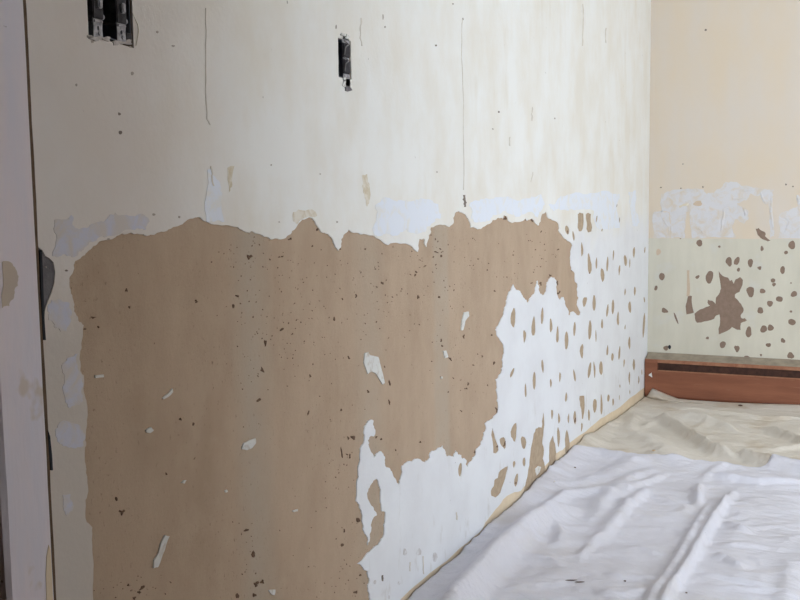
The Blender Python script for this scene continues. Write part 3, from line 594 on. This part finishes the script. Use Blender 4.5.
sgl = empty('electrical_box', (0, (bx1[0] + bx1[1]) / 2, zb1[0]))
tag(sgl, 'narrow single wall box with a bare dark socket, chipped plaster around it', 'electrical box')
rootlocal(tubebox('box_shell', bx1[0] + .0006, bx1[1] - .0006, zb1[0] + .0004, zb1[1] - .0004, .055, M_shell, sgl), sgl)
ya, yb = yL(341.5, 60), yL(349, 60); zl, zh = onL(345, 88)[1], onL(345, 37)[1]
prof = [(ya, zl + .004), (ya + .006, zl), (yb - .004, zl + .002), (yb, zl + .008), (yb - .002, zl + .02), (yb - .003, zl + .03), (yb - .003, zh - .025), (yb, zh - .012), (yb - .004, zh), (ya + .004, zh + .001), (ya, zh - .008), (ya + .004, zh - .018), (ya + .003, zl + .026), (ya + .001, zl + .016)]
rootlocal(sheet('socket_strap', 'L', prof, [], .0005, .0022, M_metal, sgl), sgl)
for z0, z1 in ((.026, .052), (.056, .082)):
    rootlocal(boxmesh('socket_face', (.0, ya - .002, zl + z0), (.006, yb - .004, zl + z1), M_darkmetal, sgl, .002), sgl)
def coil(name, pts, r, mat, parent):
    cu = bpy.data.curves.new(name, 'CURVE'); cu.dimensions = '3D'; cu.bevel_depth = r; cu.bevel_resolution = 2; cu.use_fill_caps = True
    sp = cu.splines.new('NURBS'); sp.points.add(len(pts) - 1); sp.use_endpoint_u = True; sp.order_u = 3
    for p, q in zip(sp.points, pts): p.co = (*q, 1)
    o = bpy.data.objects.new(name, cu); dg = None
    COL.objects.link(o); bpy.context.view_layer.update()
    me = bpy.data.meshes.new_from_object(o.evaluated_get(bpy.context.evaluated_depsgraph_get()))
    bpy.data.objects.remove(o); bpy.data.curves.remove(cu)
    me.materials.clear()
    return link(name, me, mat, parent)
M_wire = flat('grey_wire', (150, 146, 146), (120, 116, 116), 80, 0.6)
for z0 in (.03, .06):
    pts = [(.006, ya + .001, zl + z0), (.009, ya - .003, zl + z0 + .006), (.009, ya + .001, zl + z0 + .015), (.008, yb - .01, zl + z0 + .02), (.004, ya + .004, zl + z0 + .026)]
    rootlocal(coil('wire', pts, .0011, M_wire, sgl), sgl)
for k, (x, y, w, h) in enumerate([(341, 34.5, 4, 3), (346, 37, 5, 4), (342.5, 84, 4, 5), (346.5, 89, 7, 5), (343, 79, 3, 3)]):
    rootlocal(sheet('plaster_chip', 'L', L(blob(x, y, w, h, 20, 9, k, .4)), [], .0015, .0045, M_flake if k != 3 else M_grey, sgl), sgl)
for k, (x, y, w, h) in enumerate([(94, 38.5, 12, 5), (105, 39, 8, 4.5), (116, 43, 10, 5), (127, 42.5, 9, 4.5), (88, 37, 4, 4)]):
    rootlocal(sheet('plaster_chip', 'L', L(blob(x, y, w, h, 8, 12, k + 9, .4)), [], .0005, .0032, M_crumb, dbl), dbl)
rootlocal(coil('wire', [(.0035, yL(130, 12), onL(130, 12)[1]), (.004, yL(133, 20), onL(133, 20)[1]), (.004, yL(136, 26), onL(136, 26)[1]), (.004, yL(136, 36), onL(136, 36)[1]), (.0035, yL(134, 46), onL(134, 46)[1])], .0006, M_stain, dbl), dbl)

# ------------------------------------------------------------------ baseboard heater
HX0, HX1, HY = 0.006, 2.6, -0.062
heater = empty('baseboard_heater', (1.3, -0.03, 0))
tag(heater, 'long brown baseboard heater with dusty sloping top along back wall', 'heater')
def HZ(px, py): return onB(px, py, HY)[1]
z_lip0, z_lip1 = HZ(700, 362.0), HZ(700, 365.2)
z_pan = HZ(700, 372.6)
def extr(name, prof, x0, x1, mat, seg=1, bevel=0):
    vv, ff = [], []; m = len(prof)
    for i in range(seg + 1):
        x = x0 + (x1 - x0) * i / seg
        vv += [(x, y, z) for y, z in prof]
    for i in range(seg):
        for j in range(m): ff.append([i * m + j, i * m + (j + 1) % m, (i + 1) * m + (j + 1) % m, (i + 1) * m + j])
    ff += [list(range(m)), [seg * m + j for j in range(m)]]
    return rootlocal(frommesh(name, vv, ff, mat, heater), heater)
zt = onB(700, 354.5)[1]
extr('back_plate', [(-.0025, .01), (-.006, .01), (-.006, zt - .004), (-.0025, zt - .004)], HX0, HX1, M_slot)
extr('top_hood', [(-.0022, zt), (-.0022, zt - .003), (HY + .004, z_lip0 - .002), (HY + .004, z_lip0 + .001)], HX0, HX1, M_dust)
extr('top_lip', [(HY + .008, z_lip0 + .0015), (HY, z_lip0), (HY - .001, z_lip1), (HY + .006, z_lip1)], HX0, HX1, M_lip)
extr('dark_grille', [(HY + .018, z_lip1 + .004), (HY + .014, z_lip1 + .004), (HY + .014, z_pan - .02), (HY + .018, z_pan - .02)], HX0 + .02, HX1, M_slot)
extr('front_panel', [(HY + .004, z_pan - .001), (HY, z_pan), (HY - .0015, z_pan - .003), (HY - .0015, .012), (HY + .002, .003), (HY + .006, .003), (HY + .003, .012), (HY + .003, z_pan - .004)], HX0 + .045, HX1, M_heater, 20)
ec = extr('end_cap', [(-.0025, .006), (-.0025, zt - .003), (HY, z_lip0 - .001), (HY - .003, z_lip1), (HY - .003, .012), (HY, .006)], HX0 - .001, HX0 + .052, M_heater)
rootlocal(extr('panel_edge', [(HY - .0002, z_pan + .0012), (HY - .0022, z_pan), (HY - .0022, z_pan - .004), (HY, z_pan - .004)], HX0 + .053, HX1, M_lip), heater)
tri = [onB(648.3, 375, HY - .004), onB(651.6, 372.5, HY - .004), onB(652.3, 377.6, HY - .004)]
rootlocal(frommesh('chipped_paint', [(x, HY - .0032, z) for x, z in tri] + [(x, HY - .0042, z) for x, z in tri], [[0, 1, 2], [3, 4, 5], [0, 1, 4, 3], [1, 2, 5, 4], [2, 0, 3, 5]], M_flake, heater), heater)
for k, (x, w) in enumerate([(694, 9), (712, 6), (746, 8), (768, 7), (783, 6)]):
    a = onB(x, 357.5, -.01); rootlocal(cyl('dust_clump', (a[0], -.02, zt - .012), .004 + .0004 * w, .004, M_dust, heater, 8, 2), heater)

# ------------------------------------------------------------------ drop cloth
CX0, CX1, CY0, CY1 = 0.006, 2.3, -3.6, HY - 0.008
step = 0.0065
xs = np.concatenate([np.arange(CX0, 1.05, step), np.arange(1.05, CX1, 0.04)]); ys = np.concatenate([np.arange(CY0, -2.75, 0.04), np.arange(-2.75, CY1, step), [CY1]])
XX, YY = np.meshgrid(xs, ys)
HH = np.zeros_like(XX)
def fold(path, amp, wl, wr, z=0.01, soft=0.18, p=1.0):
    """ridge along a floor path; wl / wr are the half widths left and right of its direction"""
    global HH
    pts = [onF(x, y, max(amp, 0) + .008) for x, y in path]
    best = np.full(XX.shape, 9.0); sd = np.zeros_like(XX); tt = np.zeros_like(XX)
    lens = [math.hypot(b[0] - a[0], b[1] - a[1]) for a, b in zip(pts, pts[1:])]; tot = sum(lens); acc = 0
    for (a, b), l in zip(zip(pts, pts[1:]), lens):
        ux, uy = (b[0] - a[0]) / l, (b[1] - a[1]) / l
        t = np.clip((XX - a[0]) * ux + (YY - a[1]) * uy, 0, l)
        ddx, ddy = XX - a[0] - ux * t, YY - a[1] - uy * t; d = np.hypot(ddx, ddy)
        s = np.sign(ux * ddy - uy * ddx); k = d < best
        best = np.where(k, d, best); sd = np.where(k, s, sd); tt = np.where(k, (acc + t) / tot, tt); acc += l
    w = np.where(sd > 0, wl, wr)
    end = np.clip(np.minimum(tt, 1 - tt) / soft, 0, 1) if soft > 0 else 1.0
    HH = HH + amp * np.exp(-(best / w) ** 2 * 1.2) * (end ** p)
FOLDS = [
 # ridge running along the left wall
 ([(430,616),(446,600),(476,567),(501,541),(526,519),(548,504),(566,497),(585,494)], .025, .060, .040, .12),
 ([(538,508),(565,492),(600,490),(625,496)], .010, .030, .03, .3),
 # sharp long crease in the middle right
 ([(655,622),(666,598),(684,570),(700,541),(713,519),(727,499),(738,487)], .010, .026, .011, .12),
 ([(656,622),(667,598),(685,570),(701,541),(714,519),(728,499),(739,486)], .003, .007, .007, .10),
 ([(640,622),(650,598),(668,570),(686,541),(700,516),(713,496)], .008, .016, .020, .15),
 ([(699,503),(699,490),(701,476)], .012, .022, .014, .3),
 ([(700,480),(714,468),(730,461)], .006, .03, .02, .3),
 # creases right of it, running across
 ([(706,470),(728,474),(760,479),(812,482)], .010, .035, .014, .15),
 ([(736,446),(748,450),(775,457),(805,462),(830,467)], .022, .028, .018, .12),
 ([(655,407),(672,417),(690,428),(712,441),(742,452)], .020, .036, .024, .15),
 ([(672,409),(695,414),(720,420),(742,427)], .013, .030, .020, .25),
 ([(762,419),(780,427),(800,435),(820,444)], .016, .030, .020, .25),
 ([(640,425),(655,420),(676,424)], .005, .03, .02, .3), ([(636,408),(632,420),(627,434)], .008, .03, .04, .3),
 ([(700,436),(722,447),(735,458)], .006, .02, .02, .3), ([(770,447),(790,445),(812,443)], .006, .02, .02, .25),
 # curved soft folds left of centre
 ([(598,540),(612,522),(628,503),(640,494),(660,482)], .009, .04, .022, .25),
 ([(616,500),(630,488),(655,476),(668,468)], .008, .03, .02, .25),
 ([(590,520),(606,498),(632,476),(664,462)], .008, .05, .03, .25),
 ([(600,480),(630,462),(668,452)], .007, .06, .04, .3),
 ([(585,455),(600,450),(625,455),(650,462)], .010, .05, .04, .3),
 ([(612,425),(640,432),(668,450),(690,462)], .012, .08, .05, .25),
 # small lines low on the right
 ([(692,573),(720,576),(748,580),(776,585)], .004, .02, .010, .2),
 ([(706,586),(740,588),(790,590)], .004, .02, .012, .2),
 ([(712,551),(728,556),(745,566)], .006, .03, .02, .3),
 ([(724,519),(738,526),(748,534)], .005, .03, .02, .3),
 ([(715,545),(760,547),(800,551)], .003, .02, .012, .2),
 ([(790,560),(788,585),(786,606)], .004, .03, .03, .2),
 ([(602,575),(625,578),(660,578)], .004, .025, .012, .2), ([(596,596),(620,597),(650,592)], .004, .025, .012, .2),
 ([(505,590),(540,585),(575,582)], .004, .03, .014, .2), ([(630,545),(650,550),(662,555)], .004, .02, .014, .3), ([(555,545),(562,535),(556,522)], .006, .02, .02, .3),
 ([(515,556),(545,560),(570,566)], .004, .025, .014, .2), ([(575,562),(590,545),(604,530)], .005, .02, .014, .3)]
for pth, a, wl, wr, so in FOLDS: fold(pth, a * 2.0, wl * .8, wr * .8, 0.01, so)
# lifts against the left wall and against the heater front
wallh = np.interp(YY, [-3.6, -2.6, -2.2, -1.7, -1.35, -1.05, -.85, -.5, -.2, 0], [.0, .0, .002, .018, .028, .036, .022, .006, .004, .004])
HH += wallh * np.exp(-(XX / 0.05) ** 2)
HH += 0.005 * np.exp(-((YY - HY) / 0.05) ** 2) * np.clip((XX - .12) / .15, 0, 1)
# hem of the cloth lying folded back in front of the heater
hem = np.interp(XX, [.2, .35, .5, .7, 2.3], [onF(703, 404, .02)[1], onF(730, 410, .02)[1], onF(760, 414, .02)[1], onF(800, 415.5, .02)[1], -.17])
dh = YY - hem
HH += 0.016 * (1 / (1 + np.exp(np.clip(-dh / 0.004, -40, 40)))) * np.clip((XX - .17) / .12, 0, 1) * 0 + 0.012 * np.exp(-(dh / .03) ** 2) * (dh < 0) * np.clip((XX - .17) / .12, 0, 1)
for i in range(XX.shape[0]):
    for j in range(XX.shape[1]):
        x, y = XX[i, j], YY[i, j]
        n1 = noise.fractal(Vector((x * 3.0, y * 3.0, 0.3)), 1.0, 2.0, 2)
        n2 = noise.noise(Vector((x * 7 + y * 3, y * 22 - x * 4, 2.0)))
        n3 = noise.noise(Vector((x * 26, y * 30, 5.0)))
        n4 = max(0.0, 1 - 3.2 * abs(noise.noise(Vector((x * 6 + 1.5 * y, y * 9 - x * 2, 8.0))))) ; n5 = max(0.0, 1 - 4 * abs(noise.noise(Vector((x * 15, y * 19, 12.0)))))
        HH[i, j] += 0.0085 * n4 * (.3 + .7 * max(0, n1 + .3)) + 0.0022 * n5 + 0.005 * n1 + 0.0034 * max(n2, -.2) + 0.0012 * n3
_k = np.clip((YY + .24) / .08, 0, 1); HH = HH * (1 - _k) - .002 * _k
HH = np.maximum(HH + 0.007, 0.0035)
EP = [onF(x, y, .014) for x, y in ((560,458),(573,455.5),(590,454),(608,455),(630,455.5),(650,457.5),(665,459),(700,462),(735,466),(760,468),(800,469),(860,472),(1000,476),(1400,500))]
EP[0] = (-.02, EP[1][1] - .01)
edgeY = np.interp(XX, [p[0] for p in EP], [p[1] for p in EP]) + .004 * np.sin(XX * 31) + .003 * np.sin(XX * 77 + 1)
def gridcloth(name, Y2, Z2, drop, mat):
    nx_ = XX.shape[1]
    cv = [(float(x), float(y), float(h)) for x, y, h in zip(XX.ravel(), Y2.ravel(), Z2.ravel())]
    dr = drop.ravel(); cf = []
    for i in range(XX.shape[0] - 1):
        for j in range(nx_ - 1):
            q = [i * nx_ + j, i * nx_ + j + 1, (i + 1) * nx_ + j + 1, (i + 1) * nx_ + j]
            if not all(dr[k] for k in q): cf.append(q)
    bm = bmesh.new(); me = bpy.data.meshes.new(name); me.from_pydata(cv, [], cf); me.update(); bm.from_mesh(me)
    bmesh.ops.delete(bm, geom=[v for v in bm.verts if not v.link_faces], context='VERTS')
    bmesh.ops.remove_doubles(bm, verts=bm.verts, dist=1e-5); bm.to_mesh(me); bm.free()
    me.polygons.foreach_set('use_smooth', [True] * len(me.polygons))
    o = link(name, me, mat); sm = o.modifiers.new('thickness', 'SOLIDIFY'); sm.thickness = 0.0012; sm.offset = -1
    return o
over = YY > edgeY
lip = .0035 * np.exp(-((YY - edgeY) / .03) ** 2) + .003
HF = HH + lip
def atY(Y2): return np.stack([np.interp(Y2[:, j], ys, HH[:, j]) for j in range(XX.shape[1])], 1)
YF = np.minimum(YY, edgeY); YR = np.maximum(YY, edgeY - .03)
cloth = gridcloth('drop_cloth', YF, atY(YF) + .003 + .0035 * np.exp(-((YF - edgeY) / .03) ** 2), over, M_cloth)
tag(cloth, 'bluish-white creased drop cloth covering the nearer floor', 'drop cloth', 'drop cloths')
under_ = YY < edgeY - .03
rear = gridcloth('drop_cloth', YR, atY(YR) - .001 - .0015 * np.clip((edgeY + .01 - YR) / .02, 0, 1), under_, M_cloth2)
tag(rear, 'cream drop cloth along the heater, partly under the whiter cloth', 'drop cloth', 'drop cloths')
HH = np.where(over, HH, HF)
def clothz(x, y):
    return float(HH[np.abs(ys - y).argmin(), np.abs(xs - x).argmin()])
# corner of the cloth turned up against the heater
def P3(px, py, y): q = onB(px, py, y); return (q[0], y, q[1])
edge = [ # heater-side edge, front edge (photo points) and the front edge's distance from the wall
 ((645.5,398.5),(646.8,400.5),-.095),((648.5,394),(650,401),-.105),((652.2,388),(655,401.8),-.125),((659,391),(661,402.4),-.135),((668,394.8),(669,403),-.14),((678,398.5),(679,403.2),-.14),((687,401),(688,403.8),-.14),
 ((700,402.6),(700,405),-.14),((715,403.4),(714,407),-.145),((740,404.2),(739,411),-.155),((770,405.2),(769,414),-.16),((800,406),(800,415.6),-.165),((840,407.5),(842,417.5),-.17),((900,411),(902,422),-.17),((1000,417),(1004,429),-.17)]
fv, ff = [], []; K = 14
for i, (a, b, yf) in enumerate(edge):
    A = P3(a[0], a[1] - (1.5 if i > 5 else 0), HY - .004 if i else -.09); Bp = P3(b[0], b[1] + (2.2 if i > 3 else .6), yf); wob = .002 * math.sin(i * 2.3)
    for k in range(K + 1):
        t = k / K
        if t < .7:
            u = t / .7; e = math.sin(u * math.pi / 2)
            fv.append((A[0] + (Bp[0] - A[0]) * u, A[1] + (Bp[1] - A[1]) * e, A[2] + (Bp[2] + .018 - A[2]) * u ** 1.3 + wob * math.sin(u * 6)))
        else:
            u = (t - .7) / .3
            fv.append((Bp[0], Bp[1] + .045 * u ** 1.2, Bp[2] + .018 - .022 * math.sin(u * math.pi / 2)))
for i in range(len(edge) - 1):
    for k in range(K): ff.append([i * (K + 1) + k, i * (K + 1) + k + 1, (i + 1) * (K + 1) + k + 1, (i + 1) * (K + 1) + k])
flap = frommesh('turned_up_edge', fv, ff, M_cloth2, rear, True)
sm = flap.modifiers.new('thickness', 'SOLIDIFY'); sm.thickness = 0.0012

# ------------------------------------------------------------------ debris on the cloth
M_chipb = flat('brown_crumb', (112, 92, 80), (80, 62, 54), 80)
M_chipt = flat('tan_crumb', (214, 188, 156), (196, 168, 136), 80)
debris = [('paint_crumb', 575, 464, .008, .006, M_chipb, 'dark crumb lying on the drop cloth near the left wall'),
 ('paint_crumb', 654, 446.5, .014, .008, M_chipt, 'tan crumb lying on the drop cloth near the room corner'),
 ('paint_crumb', 740.5, 406, .016, .012, M_chipb, 'larger brown crumb on the cloth hem in front of heater'),
 ('paint_crumb', 746.5, 408, .014, .008, M_chipb, 'smaller flat brown crumb on the cloth hem in front of heater'),
 ('paint_crumb', 625, 579.3, .006, .005, M_chipb, 'tiny dark crumb low on the cloth left of the long crease'),
 ('paint_crumb', 686.5, 594, .010, .005, M_chipb, 'tiny dark crumb on cloth right of the long crease'),
 ('paint_sliver', 570, 581, .030, .004, M_chipb, 'longer dark sliver at lower middle of the drop cloth'),
 ('paint_sliver', 580, 582.5, .024, .004, M_chipb, 'shorter dark sliver beside another at lower middle of cloth'),
 ('paint_sliver', 554.5, 477, .014, .003, M_crack, 'thin grey sliver on the cloth beside the torn wall base')]
for k, (nm, px, py, a, b, mt, lab) in enumerate(debris):
    x, y = onF(px, py, .012); z = clothz(x, y); x, y = onF(px, py, z); z = clothz(x, y)
    if k in (2, 3):
        q = onB(px, py, -.126); x, y, z = q[0], -.126, q[1]
    bm = bmesh.new(); bmesh.ops.create_icosphere(bm, subdivisions=2, radius=1)
    r = random.Random(k); yaw = {6: .5, 7: .45, 8: -1.0}.get(k, r.uniform(0, 3))
    for v in bm.verts:
        q = 1 + .35 * noise.noise(v.co * 1.7 + Vector((k * 5, 0, 0)))
        vx, vy, vz = v.co.x * a / 2 * q, v.co.y * b / 2 * q, v.co.z * min(a, b) * .3 * q
        v.co = Vector((vx * math.cos(yaw) - vy * math.sin(yaw), vx * math.sin(yaw) + vy * math.cos(yaw), vz + min(a, b) * .2))
    me = bpy.data.meshes.new(nm); bm.to_mesh(me); bm.free()
    o = link(nm, me, mt); o.location = (x, y, z); tag(o, lab, 'debris', 'crumbs on the drop cloth')
